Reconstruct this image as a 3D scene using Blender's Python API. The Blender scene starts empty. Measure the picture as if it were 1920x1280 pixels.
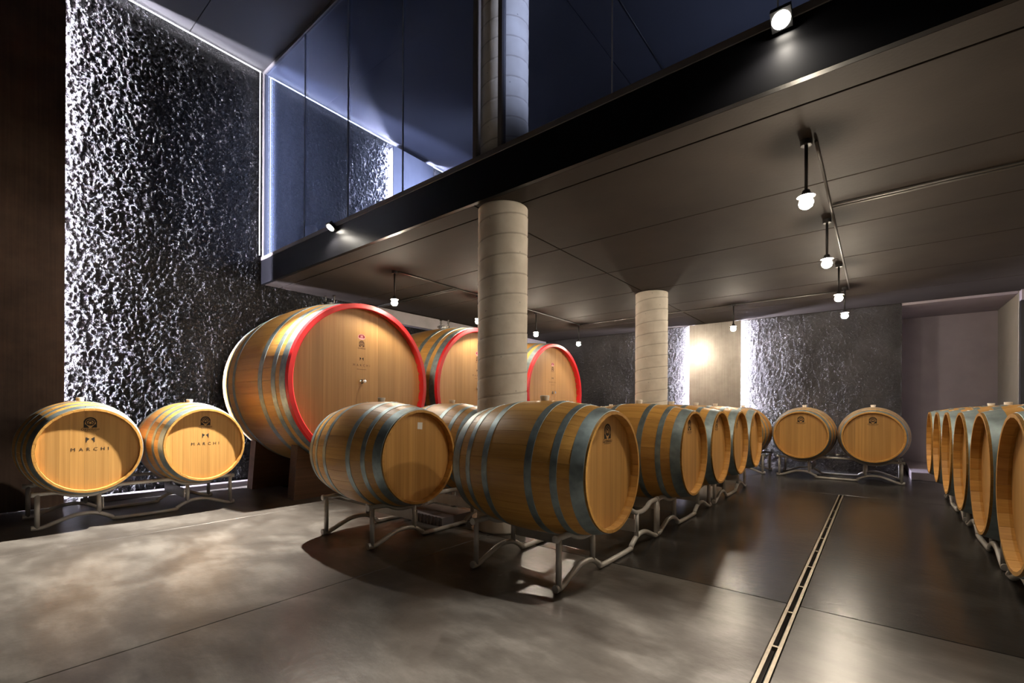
import bpy, bmesh, math, random
import numpy as np
from mathutils import Vector, Matrix, Euler

S = bpy.context.scene
COL = S.collection
random.seed(7)
PI = math.pi

# ------------------------------------------------------------------ camera
F, YAW, PX, PY, ROLL, CAMZ = 860.786, 39.353, 939.31, 767.485, 0.264, 1.1
cd = bpy.data.cameras.new('camera')
cam = bpy.data.objects.new('camera', cd)
COL.objects.link(cam)
cd.sensor_fit = 'HORIZONTAL'
cd.sensor_width = 36.0
cd.lens = F / 1920 * 36.0
cd.shift_x = (960 - PX) / 1920
cd.shift_y = (PY - 640) / 1920
cd.clip_start = 0.05
cd.clip_end = 100
cam.matrix_world = (Matrix.Translation((0, 0, CAMZ)) @ Matrix.Rotation(math.radians(YAW), 4, 'Z')
                    @ Matrix.Rotation(math.radians(90), 4, 'X') @ Matrix.Rotation(math.radians(ROLL), 4, 'Z'))
S.camera = cam

# ------------------------------------------------------------------ world, lights, exposure
w = bpy.data.worlds.new('world')
S.world = w
w.use_nodes = True
w.node_tree.nodes['Background'].inputs[0].default_value = (0.5, 0.6, 1.0, 1)
w.node_tree.nodes['Background'].inputs[1].default_value = 0.002
vs = S.view_settings
vs.view_transform = 'Standard'
vs.look = 'None'
vs.exposure = 0.0
vs.gamma = 1.0
vs.use_curve_mapping = False

WARM = (1.0, 0.86, 0.67)
FLOOD = (1.0, 0.92, 0.80)
LEDC = (0.86, 0.84, 1.0)
FLOODS = [(-5.07, 3900.0), (-0.42, 1550.0)]      # x on the fascia, watts
FLOOD_Y, FLOOD_Z = 2.945, 3.265
PEND_E = 760.0                                # emission of the pendant bulbs
LED_E = 1300.0                                 # emission of the grazing strips behind the panels
LINE_E = 7.0                                  # thin visible light lines


def spot(name, loc, direction, energy, color, size, blend, radius):
    l = bpy.data.lights.new(name, 'SPOT')
    l.energy = energy
    l.color = color
    l.spot_size = math.radians(size)
    l.spot_blend = blend
    l.shadow_soft_size = radius
    o = bpy.data.objects.new(name, l)
    COL.objects.link(o)
    o.location = loc
    o.rotation_euler = Vector(direction).to_track_quat('-Z', 'Y').to_euler()
    return o


for fx, fe in FLOODS:
    spot('flood_light', (fx, FLOOD_Y - 0.012, FLOOD_Z - 0.016), (0.06, -0.54, -0.83), fe, FLOOD, 70, 1.0, 0.03)
    spot('flood_spill', (fx, FLOOD_Y - 0.012, FLOOD_Z - 0.016), (0, -0.56, -0.83), fe * 0.03, FLOOD, 165, 0.5, 0.03)
# linear light coves along the top of the rough wall, washing the ceiling edge
for cy, cl_, ce in ((1.95, 2.0, 10.0), (4.25, 2.1, 6.0)):
    la = bpy.data.lights.new('cove_light', 'AREA')
    la.shape = 'RECTANGLE'
    la.size, la.size_y = 0.02, cl_
    la.energy = ce
    la.spread = math.radians(110)
    la.color = (0.93, 0.92, 1.0)
    lo = bpy.data.objects.new('cove_light', la)
    COL.objects.link(lo)
    lo.location = (-6.97, cy, 5.95)
    lo.rotation_euler = (math.radians(180), math.radians(-35), 0)
# unseen fill spots added to brighten the upper room's wall, column and ceiling
spot('upper_wall_fill', (-3.2, 7.4, 5.5), (-3.95, -2.25, -0.9), 2600, (0.70, 0.76, 1.0), 56, 0.8, 0.15)
spot('upper_column_fill', (0.9, 3.5, 5.6), (-3.6, -0.1, -1.2), 700, (0.74, 0.79, 1.0), 26, 0.9, 0.1)
spot('upper_ceiling_fill', (-0.6, 6.5, 4.2), (-0.6, -0.6, 1.9), 70, (0.70, 0.76, 1.0), 130, 1.0, 0.3)


# ------------------------------------------------------------------ materials
def newmat(name):
    m = bpy.data.materials.new(name)
    m.use_nodes = True
    nt = m.node_tree
    b = nt.nodes['Principled BSDF']
    return m, nt, b


def nd(nt, typ, **kw):
    n = nt.nodes.new(typ)
    for k, v in kw.items():
        setattr(n, k, v)
    return n


def ramp(nt, fac, stops):
    r = nd(nt, 'ShaderNodeValToRGB')
    els = r.color_ramp.elements
    while len(els) < len(stops):
        els.new(0.5)
    for e, (p, c) in zip(els, stops):
        e.position = p
        e.color = (*c, 1) if len(c) == 3 else c
    nt.links.new(fac, r.inputs[0])
    return r.outputs[0]


def plain(name, col, rough=0.5, metal=0.0, noise=0.0, scale=8.0, bump=0.0, bscale=60.0):
    m, nt, b = newmat(name)
    b.inputs['Base Color'].default_value = (*col, 1)
    b.inputs['Roughness'].default_value = rough
    b.inputs['Metallic'].default_value = metal
    tc = nd(nt, 'ShaderNodeTexCoord')
    if noise:
        n = nd(nt, 'ShaderNodeTexNoise')
        n.inputs['Scale'].default_value = scale
        n.inputs['Detail'].default_value = 6
        nt.links.new(tc.outputs['Object'], n.inputs['Vector'])
        lo = tuple(c * (1 - noise) for c in col)
        hi = tuple(min(1, c * (1 + noise)) for c in col)
        nt.links.new(ramp(nt, n.outputs['Fac'], [(0.3, lo), (0.7, hi)]), b.inputs['Base Color'])
    if bump:
        n2 = nd(nt, 'ShaderNodeTexNoise')
        n2.inputs['Scale'].default_value = bscale
        n2.inputs['Detail'].default_value = 5
        nt.links.new(tc.outputs['Object'], n2.inputs['Vector'])
        bp = nd(nt, 'ShaderNodeBump')
        bp.inputs['Strength'].default_value = bump
        bp.inputs['Distance'].default_value = 0.01
        nt.links.new(n2.outputs['Fac'], bp.inputs['Height'])
        nt.links.new(bp.outputs['Normal'], b.inputs['Normal'])
    return m


def wood(name, dark, light, grain_axis, var=0.22, rough=0.42):
    """oak: long grain along one local axis, each piece with a tone of its own"""
    m, nt, b = newmat(name)
    tc = nd(nt, 'ShaderNodeTexCoord')
    oi = nd(nt, 'ShaderNodeObjectInfo')
    off = nd(nt, 'ShaderNodeVectorMath', operation='SCALE')
    comb = nd(nt, 'ShaderNodeCombineXYZ')
    for i in range(3):
        nt.links.new(oi.outputs['Random'], comb.inputs[i])
    nt.links.new(comb.outputs[0], off.inputs[0])
    off.inputs['Scale'].default_value = 17.0
    add = nd(nt, 'ShaderNodeVectorMath', operation='ADD')
    nt.links.new(tc.outputs['Object'], add.inputs[0])
    nt.links.new(off.outputs[0], add.inputs[1])
    outs = []
    for sc, along, det in ((24.0, 0.45, 4), (130.0, 1.6, 3)):
        mp = nd(nt, 'ShaderNodeMapping')
        s = [sc, sc, sc]
        s['XYZ'.index(grain_axis)] = along
        mp.inputs['Scale'].default_value = s
        nt.links.new(add.outputs[0], mp.inputs['Vector'])
        n = nd(nt, 'ShaderNodeTexNoise')
        n.inputs['Scale'].default_value = 1.0
        n.inputs['Detail'].default_value = det
        n.inputs['Distortion'].default_value = 0.4
        nt.links.new(mp.outputs[0], n.inputs['Vector'])
        outs.append(n.outputs['Fac'])
    mx = nd(nt, 'ShaderNodeMath', operation='MULTIPLY_ADD')
    mx.inputs[1].default_value = 0.35
    nt.links.new(outs[1], mx.inputs[0])
    m2 = nd(nt, 'ShaderNodeMath', operation='MULTIPLY')
    m2.inputs[1].default_value = 0.65
    nt.links.new(outs[0], m2.inputs[0])
    nt.links.new(m2.outputs[0], mx.inputs[2])
    c = ramp(nt, mx.outputs[0], [(0.30, dark), (0.68, light)])
    hs = nd(nt, 'ShaderNodeHueSaturation')
    mr = nd(nt, 'ShaderNodeMapRange')
    mr.inputs[3].default_value = 1 - var
    mr.inputs[4].default_value = 1 + var
    nt.links.new(oi.outputs['Random'], mr.inputs[0])
    nt.links.new(mr.outputs[0], hs.inputs['Value'])
    nt.links.new(c, hs.inputs['Color'])
    nt.links.new(hs.outputs[0], b.inputs['Base Color'])
    b.inputs['Roughness'].default_value = rough
    bp = nd(nt, 'ShaderNodeBump')
    bp.inputs['Strength'].default_value = 0.12
    bp.inputs['Distance'].default_value = 0.002
    nt.links.new(outs[1], bp.inputs['Height'])
    nt.links.new(bp.outputs[0], b.inputs['Normal'])
    return m


def emit(name, col, strength):
    m, nt, b = newmat(name)
    b.inputs['Base Color'].default_value = (0, 0, 0, 1)
    b.inputs['Emission Color'].default_value = (*col, 1)
    b.inputs['Emission Strength'].default_value = strength
    return m


M = {}
M['stave'] = wood('oak_stave', (0.43, 0.205, 0.045), (0.63, 0.345, 0.088), 'X', 0.08)
M['head'] = wood('oak_head', (0.40, 0.20, 0.052), (0.60, 0.335, 0.105), 'Z', 0.14)
M['rearhead'] = M['head']
M['caskstave'] = wood('cask_oak_stave', (0.37, 0.180, 0.043), (0.53, 0.280, 0.072), 'X', 0.08)
M['caskhead'] = wood('cask_oak_head', (0.42, 0.22, 0.080), (0.58, 0.335, 0.130), 'Z', 0.09)
M['beam'] = wood('saddle_wood', (0.06, 0.028, 0.012), (0.12, 0.058, 0.026), 'Y', 0.1, 0.6)
M['hoop'] = plain('galvanised_hoop', (0.28, 0.345, 0.36), 0.47, 0.75, 0.25, 14.0)
M['rivet'] = plain('rivet_steel', (0.7, 0.7, 0.7), 0.3, 1.0)
M['rack'] = plain('rack_steel', (0.52, 0.50, 0.47), 0.45, 0.3, 0.1, 10.0)
M['red'] = plain('red_paint', (0.62, 0.012, 0.016), 0.42, 0.0, 0.12, 5.0)
M['bung'] = plain('silicone_bung', (0.88, 0.86, 0.80), 0.5)
M['ink'] = plain('black_print', (0.012, 0.008, 0.006), 0.7)
M['brownink'] = plain('brown_print', (0.11, 0.045, 0.02), 0.7)
M['chrome'] = plain('steel_fitting', (0.75, 0.75, 0.75), 0.18, 1.0)
M['sticker'] = plain('paper_sticker', (0.8, 0.78, 0.72), 0.7)
M['pinkprint'] = plain('pink_print', (0.75, 0.38, 0.42), 0.6)
M['redprint'] = plain('red_print', (0.28, 0.008, 0.02), 0.6)
M['black'] = plain('black_fixture', (0.012, 0.012, 0.013), 0.5)
M['conduit'] = plain('conduit_steel', (0.11, 0.105, 0.10), 0.45, 0.7)
M['fascia'] = plain('black_fascia', (0.004, 0.004, 0.005), 0.35)
M['fascia'].node_tree.nodes['Principled BSDF'].inputs['Specular IOR Level'].default_value = 0.15
M['frame'] = plain('frame_grey', (0.13, 0.12, 0.12), 0.45, 0.3)
M['seam'] = plain('glass_seam', (0.34, 0.36, 0.42), 0.4)
M['plaster'] = plain('mauve_plaster', (0.33, 0.29, 0.33), 0.8, 0, 0.08, 3.0)
M['palewall'] = plain('pale_wall', (0.42, 0.40, 0.37), 0.8, 0, 0.06, 3.0)
M['beamgrey'] = plain('smooth_concrete', (0.22, 0.20, 0.21), 0.45, 0, 0.15, 4.0)
M['white'] = plain('white_glaze', (0.8, 0.78, 0.72), 0.4)
M['dark'] = plain('channel_dark', (0.01, 0.01, 0.01), 0.7)
M['drainsteel'] = plain('drain_steel', (0.42, 0.36, 0.28), 0.35, 0.8, 0.15, 20)
M['bulb'] = emit('lamp_bulb', WARM, PEND_E)
M['lens'] = emit('flood_lens', FLOOD, 150.0)
M['led'] = emit('led_strip', LEDC, LED_E)
M['ledwide'] = emit('led_strip_tall_wall', LEDC, 8000.0)
M['ledline'] = emit('led_line', (0.92, 0.92, 1.0), LINE_E)
M['ceilpanel'] = plain('ceiling_concrete', (0.031, 0.025, 0.0215), 0.75, 0, 0.16, 1.7, 0.08, 40)
M['ceilpanel'].node_tree.nodes['Principled BSDF'].inputs['Specular IOR Level'].default_value = 0.15
M['ceildark'] = plain('joint_dark', (0.02, 0.018, 0.016), 0.9)
M['upceil'] = plain('upper_ceiling_shaded', (0.014, 0.0135, 0.0145), 0.8, 0, 0.06, 2.0)  # hall side of the ceiling, its darkness painted into the colour
M['upceil_in'] = plain('upper_ceiling_lit', (0.075, 0.075, 0.085), 0.8, 0, 0.06, 2.0)  # same ceiling behind the glass, lightened to imitate the room's light


def concrete_column():
    m, nt, b = newmat('column_concrete')
    tc = nd(nt, 'ShaderNodeTexCoord')
    n = nd(nt, 'ShaderNodeTexNoise')
    n.inputs['Scale'].default_value = 5
    n.inputs['Detail'].default_value = 8
    nt.links.new(tc.outputs['Object'], n.inputs['Vector'])
    base = ramp(nt, n.outputs['Fac'], [(0.3, (0.60, 0.55, 0.475)), (0.7, (0.77, 0.72, 0.64))])
    # small air holes
    v = nd(nt, 'ShaderNodeTexVoronoi')
    v.inputs['Scale'].default_value = 9
    nt.links.new(tc.outputs['Object'], v.inputs['Vector'])
    hole = ramp(nt, v.outputs['Distance'], [(0.03, (0.35, 0.35, 0.35)), (0.07, (1, 1, 1))])
    mx = nd(nt, 'ShaderNodeMix', data_type='RGBA', blend_type='MULTIPLY')
    mx.inputs['Factor'].default_value = 0.8
    nt.links.new(base, mx.inputs['A'])
    nt.links.new(hole, mx.inputs['B'])
    # darker line left by the overlapping spiral of the cardboard form
    sx = nd(nt, 'ShaderNodeSeparateXYZ')
    nt.links.new(tc.outputs['Object'], sx.inputs[0])
    at = nd(nt, 'ShaderNodeMath', operation='ARCTAN2')
    nt.links.new(sx.outputs['Y'], at.inputs[0])
    nt.links.new(sx.outputs['X'], at.inputs[1])
    q1 = nd(nt, 'ShaderNodeMath', operation='MULTIPLY')
    q1.inputs[1].default_value = -1 / (2 * PI)
    nt.links.new(at.outputs[0], q1.inputs[0])
    q2 = nd(nt, 'ShaderNodeMath', operation='MULTIPLY_ADD')
    q2.inputs[1].default_value = 1 / 0.178
    nt.links.new(sx.outputs['Z'], q2.inputs[0])
    nt.links.new(q1.outputs[0], q2.inputs[2])
    fr = nd(nt, 'ShaderNodeMath', operation='FRACT')
    nt.links.new(q2.outputs[0], fr.inputs[0])
    seam = ramp(nt, fr.outputs[0], [(0.0, (0.72, 0.70, 0.68)), (0.035, (0.42, 0.39, 0.36)), (0.075, (0.55, 0.52, 0.50)), (0.10, (1, 1, 1))])
    mz = nd(nt, 'ShaderNodeMix', data_type='RGBA', blend_type='MULTIPLY')
    mz.inputs['Factor'].default_value = 0.6
    nt.links.new(mx.outputs['Result'], mz.inputs['A'])
    nt.links.new(seam, mz.inputs['B'])
    nt.links.new(mz.outputs['Result'], b.inputs['Base Color'])
    b.inputs['Roughness'].default_value = 0.8
    n2 = nd(nt, 'ShaderNodeTexNoise')
    n2.inputs['Scale'].default_value = 70
    nt.links.new(tc.outputs['Object'], n2.inputs['Vector'])
    bp = nd(nt, 'ShaderNodeBump')
    bp.inputs['Strength'].default_value = 0.15
    bp.inputs['Distance'].default_value = 0.004
    nt.links.new(n2.outputs['Fac'], bp.inputs['Height'])
    nt.links.new(bp.outputs[0], b.inputs['Normal'])
    return m


M['column'] = concrete_column()


def floor_mat(name, k):
    m, nt, b = newmat(name)
    tc = nd(nt, 'ShaderNodeTexCoord')
    n1 = nd(nt, 'ShaderNodeTexNoise')
    n1.inputs['Scale'].default_value = 1.1
    n1.inputs['Detail'].default_value = 5
    n1.inputs['Roughness'].default_value = 0.55
    n1.inputs['Distortion'].default_value = 1.2
    nt.links.new(tc.outputs['Object'], n1.inputs['Vector'])
    mp = nd(nt, 'ShaderNodeMapping')
    mp.inputs['Rotation'].default_value = (0, 0, math.radians(20))
    mp.inputs['Scale'].default_value = (1.6, 3.6, 1)
    nt.links.new(tc.outputs['Object'], mp.inputs['Vector'])
    n2 = nd(nt, 'ShaderNodeTexNoise')
    n2.inputs['Scale'].default_value = 1.3
    n2.inputs['Detail'].default_value = 8
    n2.inputs['Roughness'].default_value = 0.7
    nt.links.new(mp.outputs[0], n2.inputs['Vector'])
    a = nd(nt, 'ShaderNodeMath', operation='ADD')
    nt.links.new(n1.outputs['Fac'], a.inputs[0])
    nt.links.new(n2.outputs['Fac'], a.inputs[1])
    h = nd(nt, 'ShaderNodeMath', operation='MULTIPLY')
    h.inputs[1].default_value = 0.5
    nt.links.new(a.outputs[0], h.inputs[0])
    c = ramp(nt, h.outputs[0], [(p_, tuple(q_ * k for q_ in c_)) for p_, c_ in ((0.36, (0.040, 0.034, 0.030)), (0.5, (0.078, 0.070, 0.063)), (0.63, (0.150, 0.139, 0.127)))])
    # a dark spill beside the drain
    mp2 = nd(nt, 'ShaderNodeMapping', vector_type='TEXTURE')
    mp2.inputs['Location'].default_value = (-0.09, 2.81, 0)
    mp2.inputs['Rotation'].default_value = (0, 0, math.radians(-43))
    mp2.inputs['Scale'].default_value = (0.24, 0.10, 1)
    nt.links.new(tc.outputs['Object'], mp2.inputs['Vector'])
    ln = nd(nt, 'ShaderNodeVectorMath', operation='LENGTH')
    nt.links.new(mp2.outputs[0], ln.inputs[0])
    n3 = nd(nt, 'ShaderNodeTexNoise')
    n3.inputs['Scale'].default_value = 22
    n3.inputs['Detail'].default_value = 5
    nt.links.new(tc.outputs['Object'], n3.inputs['Vector'])
    ad = nd(nt, 'ShaderNodeMath', operation='ADD')
    nt.links.new(ln.outputs['Value'], ad.inputs[0])
    nt.links.new(n3.outputs['Fac'], ad.inputs[1])
    st = ramp(nt, ad.outputs[0], [(0.70, (0.52, 0.45, 0.36)), (1.0, (1, 1, 1))])
    mx = nd(nt, 'ShaderNodeMix', data_type='RGBA', blend_type='MULTIPLY')
    mx.inputs['Factor'].default_value = 1
    nt.links.new(c, mx.inputs['A'])
    nt.links.new(st, mx.inputs['B'])
    nt.links.new(mx.outputs['Result'], b.inputs['Base Color'])
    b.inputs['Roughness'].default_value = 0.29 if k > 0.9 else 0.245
    bp = nd(nt, 'ShaderNodeBump')
    bp.inputs['Strength'].default_value = 0.10
    bp.inputs['Distance'].default_value = 0.01
    nt.links.new(n3.outputs['Fac'], bp.inputs['Height'])
    b2 = nd(nt, 'ShaderNodeBump')
    b2.inputs['Strength'].default_value = 0.22
    b2.inputs['Distance'].default_value = 0.012
    nt.links.new(h.outputs[0], b2.inputs['Height'])
    nt.links.new(bp.outputs[0], b2.inputs['Normal'])
    nt.links.new(b2.outputs[0], b.inputs['Normal'])
    return m


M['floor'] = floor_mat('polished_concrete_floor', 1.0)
M['floor_shaded'] = floor_mat('shaded_concrete_floor', 0.34)  # same concrete darkened: weaker light past the joint put into the colour


def rough_wall_mat(name, k):
    m, nt, b = newmat(name)
    tc = nd(nt, 'ShaderNodeTexCoord')
    n = nd(nt, 'ShaderNodeTexNoise')
    n.inputs['Scale'].default_value = 1.6
    n.inputs['Detail'].default_value = 6
    nt.links.new(tc.outputs['Object'], n.inputs['Vector'])
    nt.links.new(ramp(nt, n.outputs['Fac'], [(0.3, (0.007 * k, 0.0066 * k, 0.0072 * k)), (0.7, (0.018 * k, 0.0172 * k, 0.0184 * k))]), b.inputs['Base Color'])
    b.inputs['Specular IOR Level'].default_value = 0.36
    b.inputs['Roughness'].default_value = 0.38 if k < 2 else 0.5
    n2 = nd(nt, 'ShaderNodeTexNoise')
    n2.inputs['Scale'].default_value = 62
    n2.inputs['Detail'].default_value = 3
    n2.inputs['Roughness'].default_value = 0.62
    nt.links.new(tc.outputs['Object'], n2.inputs['Vector'])
    bp = nd(nt, 'ShaderNodeBump')
    bp.inputs['Strength'].default_value = 1.0
    bp.inputs['Distance'].default_value = 0.03
    nt.links.new(n2.outputs['Fac'], bp.inputs['Height'])
    nt.links.new(bp.outputs[0], b.inputs['Normal'])
    return m


M['roughwall'] = rough_wall_mat('black_rough_render', 1.0)
M['roughwall_back'] = rough_wall_mat('lit_rough_render', 3.6)  # same render made paler, standing in for lamp light on the back wall


def metal_panel_mat(name, dark, light, metal, rough):
    m, nt, b = newmat(name)
    tc = nd(nt, 'ShaderNodeTexCoord')
    n1 = nd(nt, 'ShaderNodeTexNoise')
    n1.inputs['Scale'].default_value = 2.2
    n1.inputs['Detail'].default_value = 8
    n1.inputs['Roughness'].default_value = 0.65
    nt.links.new(tc.outputs['Object'], n1.inputs['Vector'])
    mp = nd(nt, 'ShaderNodeMapping')
    mp.inputs['Scale'].default_value = (70, 70, 1.2)
    nt.links.new(tc.outputs['Object'], mp.inputs['Vector'])
    n2 = nd(nt, 'ShaderNodeTexNoise')
    n2.inputs['Scale'].default_value = 1
    n2.inputs['Detail'].default_value = 3
    nt.links.new(mp.outputs[0], n2.inputs['Vector'])
    a = nd(nt, 'ShaderNodeMath', operation='MULTIPLY_ADD')
    a.inputs[1].default_value = 0.3
    nt.links.new(n2.outputs['Fac'], a.inputs[0])
    mu = nd(nt, 'ShaderNodeMath', operation='MULTIPLY')
    mu.inputs[1].default_value = 0.7
    nt.links.new(n1.outputs['Fac'], mu.inputs[0])
    nt.links.new(mu.outputs[0], a.inputs[2])
    nt.links.new(ramp(nt, a.outputs[0], [(0.32, dark), (0.66, light)]), b.inputs['Base Color'])
    b.inputs['Metallic'].default_value = metal
    b.inputs['Roughness'].default_value = rough
    return m


M['corten'] = metal_panel_mat('rusty_steel', (0.030, 0.015, 0.009), (0.085, 0.050, 0.034), 0.25, 0.5)
M['steelpanel'] = metal_panel_mat('brushed_steel', (0.26, 0.235, 0.21), (0.42, 0.39, 0.36), 0.85, 0.36)
M['doorpanel'] = metal_panel_mat('grey_door_steel', (0.18, 0.18, 0.21), (0.26, 0.26, 0.30), 0.3, 0.5)


def glass_mat():
    m, nt, b = newmat('blue_glass')
    nt.nodes.remove(b)
    out = nt.nodes['Material Output']
    tr = nd(nt, 'ShaderNodeBsdfTransparent')
    tr.inputs[0].default_value = (0.78, 0.83, 0.94, 1)
    gl = nd(nt, 'ShaderNodeBsdfGlossy')
    gl.inputs['Roughness'].default_value = 0.02
    gl.inputs['Color'].default_value = (0.8, 0.87, 1, 1)
    lw = nd(nt, 'ShaderNodeLayerWeight')
    lw.inputs['Blend'].default_value = 0.12
    mr = nd(nt, 'ShaderNodeMapRange')
    mr.inputs[3].default_value = 0.03
    mr.inputs[4].default_value = 0.5
    nt.links.new(lw.outputs['Fresnel'], mr.inputs[0])
    mx = nd(nt, 'ShaderNodeMixShader')
    nt.links.new(mr.outputs[0], mx.inputs[0])
    nt.links.new(tr.outputs[0], mx.inputs[1])
    nt.links.new(gl.outputs[0], mx.inputs[2])
    tl = nd(nt, 'ShaderNodeBsdfTranslucent')
    tl.inputs[0].default_value = (0.55, 0.62, 0.80, 1)
    df = nd(nt, 'ShaderNodeBsdfDiffuse')
    df.inputs[0].default_value = (0.55, 0.62, 0.80, 1)
    m1 = nd(nt, 'ShaderNodeMixShader')
    nt.links.new(tl.outputs[0], m1.inputs[1])
    nt.links.new(df.outputs[0], m1.inputs[2])
    m2 = nd(nt, 'ShaderNodeMixShader')
    m2.inputs[0].default_value = 0.022
    nt.links.new(mx.outputs[0], m2.inputs[1])
    nt.links.new(m1.outputs[0], m2.inputs[2])
    nt.links.new(m2.outputs[0], out.inputs[0])
    return m


M['glass'] = glass_mat()


# ------------------------------------------------------------------ object helpers
def link(name, me, parent=None, loc=None, rot=None):
    o = bpy.data.objects.new(name, me)
    COL.objects.link(o)
    if parent:
        o.parent = parent
    if loc:
        o.location = loc
    if rot:
        o.rotation_euler = rot
    return o


def mesh(name, verts, faces, mat, smooth=False):
    me = bpy.data.meshes.new(name)
    me.from_pydata([tuple(v) for v in verts], [], faces)
    if mat is not None:
        me.materials.append(mat)
    if smooth:
        me.polygons.foreach_set('use_smooth', [True] * len(me.polygons))
    me.update()
    return me


def tag(o, label, cat, group=None):
    o['label'] = label
    o['category'] = cat
    if group:
        o['group'] = group
    return o


def thing(name, label, cat, loc=(0, 0, 0), rz=0.0, group=None):
    o = bpy.data.objects.new(name, None)
    o.empty_display_size = 0.1
    COL.objects.link(o)
    o.location = loc
    o.rotation_euler = (0, 0, rz)
    return tag(o, label, cat, group)


def structure(o):
    o['kind'] = 'structure'
    return o


def boxes(*bs):
    v, f = [], []
    for (x0, x1, y0, y1, z0, z1) in bs:
        i = len(v)
        v += [(x0, y0, z0), (x1, y0, z0), (x1, y1, z0), (x0, y1, z0), (x0, y0, z1), (x1, y0, z1), (x1, y1, z1), (x0, y1, z1)]
        f += [(i, i + 3, i + 2, i + 1), (i + 4, i + 5, i + 6, i + 7), (i, i + 1, i + 5, i + 4), (i + 1, i + 2, i + 6, i + 5),
              (i + 2, i + 3, i + 7, i + 6), (i + 3, i, i + 4, i + 7)]
    return v, f


def boxmesh(name, b, mat, bevel=0.0):
    v, f = boxes(b)
    me = mesh(name, v, f, mat)
    if bevel:
        bm = bmesh.new()
        bm.from_mesh(me)
        bmesh.ops.bevel(bm, geom=bm.edges[:], offset=bevel, segments=1, affect='EDGES')
        bm.to_mesh(me)
        bm.free()
    return me


def boxobj(name, b, mat, parent=None, bevel=0.0):
    return link(name, boxmesh(name, b, mat, bevel), parent)


def lathe(name, prof, mat, seg=32, axis='Z', closed=False, smooth=True):
    """prof: list of (radius, height); caps come from radius 0 points"""
    v, f = [], []
    n = len(prof)
    for k in range(seg):
        a = 2 * PI * k / seg
        for r, h in prof:
            if axis == 'Z':
                v.append((r * math.cos(a), r * math.sin(a), h))
            else:
                v.append((h, r * math.cos(a), r * math.sin(a)))
    m = n if closed else n - 1
    for k in range(seg):
        k2 = (k + 1) % seg
        for j in range(m):
            j2 = (j + 1) % n
            f.append((k * n + j, k2 * n + j, k2 * n + j2, k * n + j2))
    me = mesh(name, v, f, mat, smooth)
    bm = bmesh.new()
    bm.from_mesh(me)
    bmesh.ops.remove_doubles(bm, verts=bm.verts[:], dist=1e-6)
    bmesh.ops.recalc_face_normals(bm, faces=bm.faces[:])
    for e in bm.edges:
        if len(e.link_faces) == 2 and e.calc_face_angle(0) > 0.6:
            e.smooth = False
    bm.to_mesh(me)
    bm.free()
    return me


def tube(name, pts, r, mat, seg=10, cap=True):
    pts = [Vector(p) for p in pts]
    v, f = [], []
    prev = None
    for i, p in enumerate(pts):
        t = (pts[min(i + 1, len(pts) - 1)] - pts[max(i - 1, 0)]).normalized()
        if prev is None:
            ref = Vector((0, 0, 1)) if abs(t.z) < 0.9 else Vector((1, 0, 0))
            u = t.cross(ref).normalized()
        else:
            u = (prev - t * prev.dot(t)).normalized()
        prev = u
        w_ = t.cross(u)
        for k in range(seg):
            a = 2 * PI * k / seg
            v.append(p + (u * math.cos(a) + w_ * math.sin(a)) * r)
    for i in range(len(pts) - 1):
        for k in range(seg):
            k2 = (k + 1) % seg
            f.append((i * seg + k, i * seg + k2, (i + 1) * seg + k2, (i + 1) * seg + k))
    ns = len(f)
    if cap:
        f.append(tuple(range(seg - 1, -1, -1)))
        f.append(tuple((len(pts) - 1) * seg + k for k in range(seg)))
    me = mesh(name, v, f, mat)
    me.polygons.foreach_set('use_smooth', [i < ns for i in range(len(f))])
    bm = bmesh.new()
    bm.from_mesh(me)
    bmesh.ops.recalc_face_normals(bm, faces=bm.faces[:])
    bm.to_mesh(me)
    bm.free()
    return me


def polys2d(polys, x, depth=0.0):
    """flat print: 2-D polygons (right, up) stood up in the plane X = x, facing +X"""
    v, f = [], []
    for p in polys:
        i = len(v)
        v += [(x, a, b) for a, b in p]
        f.append(tuple(range(i, i + len(p))))
    return v, f


def ring2d(cx, cy, r0, r1, a0=0.0, a1=2 * PI, n=20):
    out = []
    for k in range(n):
        a, b = a0 + (a1 - a0) * k / n, a0 + (a1 - a0) * (k + 1) / n
        out.append([(cx + r1 * math.cos(a), cy + r1 * math.sin(a)), (cx + r1 * math.cos(b), cy + r1 * math.sin(b)),
                    (cx + r0 * math.cos(b), cy + r0 * math.sin(b)), (cx + r0 * math.cos(a), cy + r0 * math.sin(a))])
    return out


def text_polys(body, size, spacing=1.0, shear=0.0, width=None):
    cu = bpy.data.curves.new('lettering', 'FONT')
    cu.body = body
    cu.size = size
    cu.space_character = spacing
    cu.shear = shear
    cu.align_x = 'CENTER'
    cu.resolution_u = 4
    o = bpy.data.objects.new('lettering', cu)
    COL.objects.link(o)
    dg = bpy.context.evaluated_depsgraph_get()
    me = bpy.data.meshes.new_from_object(o.evaluated_get(dg))
    vs_ = [(v.co.x, v.co.y) for v in me.vertices]
    fs = [tuple(p.vertices) for p in me.polygons]
    bpy.data.objects.remove(o)
    bpy.data.curves.remove(cu)
    bpy.data.meshes.remove(me)
    xs = [a for a, b in vs_]
    mid = (min(xs) + max(xs)) / 2
    k = 1.0 if width is None else width / (max(xs) - min(xs))
    vs_ = [((a - mid) * k, b) for a, b in vs_]
    return vs_, fs


# ------------------------------------------------------------------ dimensions of the room
WX = -7.15            # rough left wall
BY = 10.45            # back wall
RX = 1.74             # right wall
FY = 3.04             # glass front and fascia of the upper room
SZ = 2.945            # underside of the slab
SZ2 = 3.345           # upper floor level / rail top
CZ = 6.10             # high ceiling
YN = -3.2             # behind the camera

# floor: cast slabs with saw-cut joints, over a dark bed
fl = structure(boxobj('floor', (WX - 0.3, RX + 0.2, YN, 12.4, -0.14, -0.09), M['ceildark']))
DX0, DX1 = -0.392, -0.336


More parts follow.
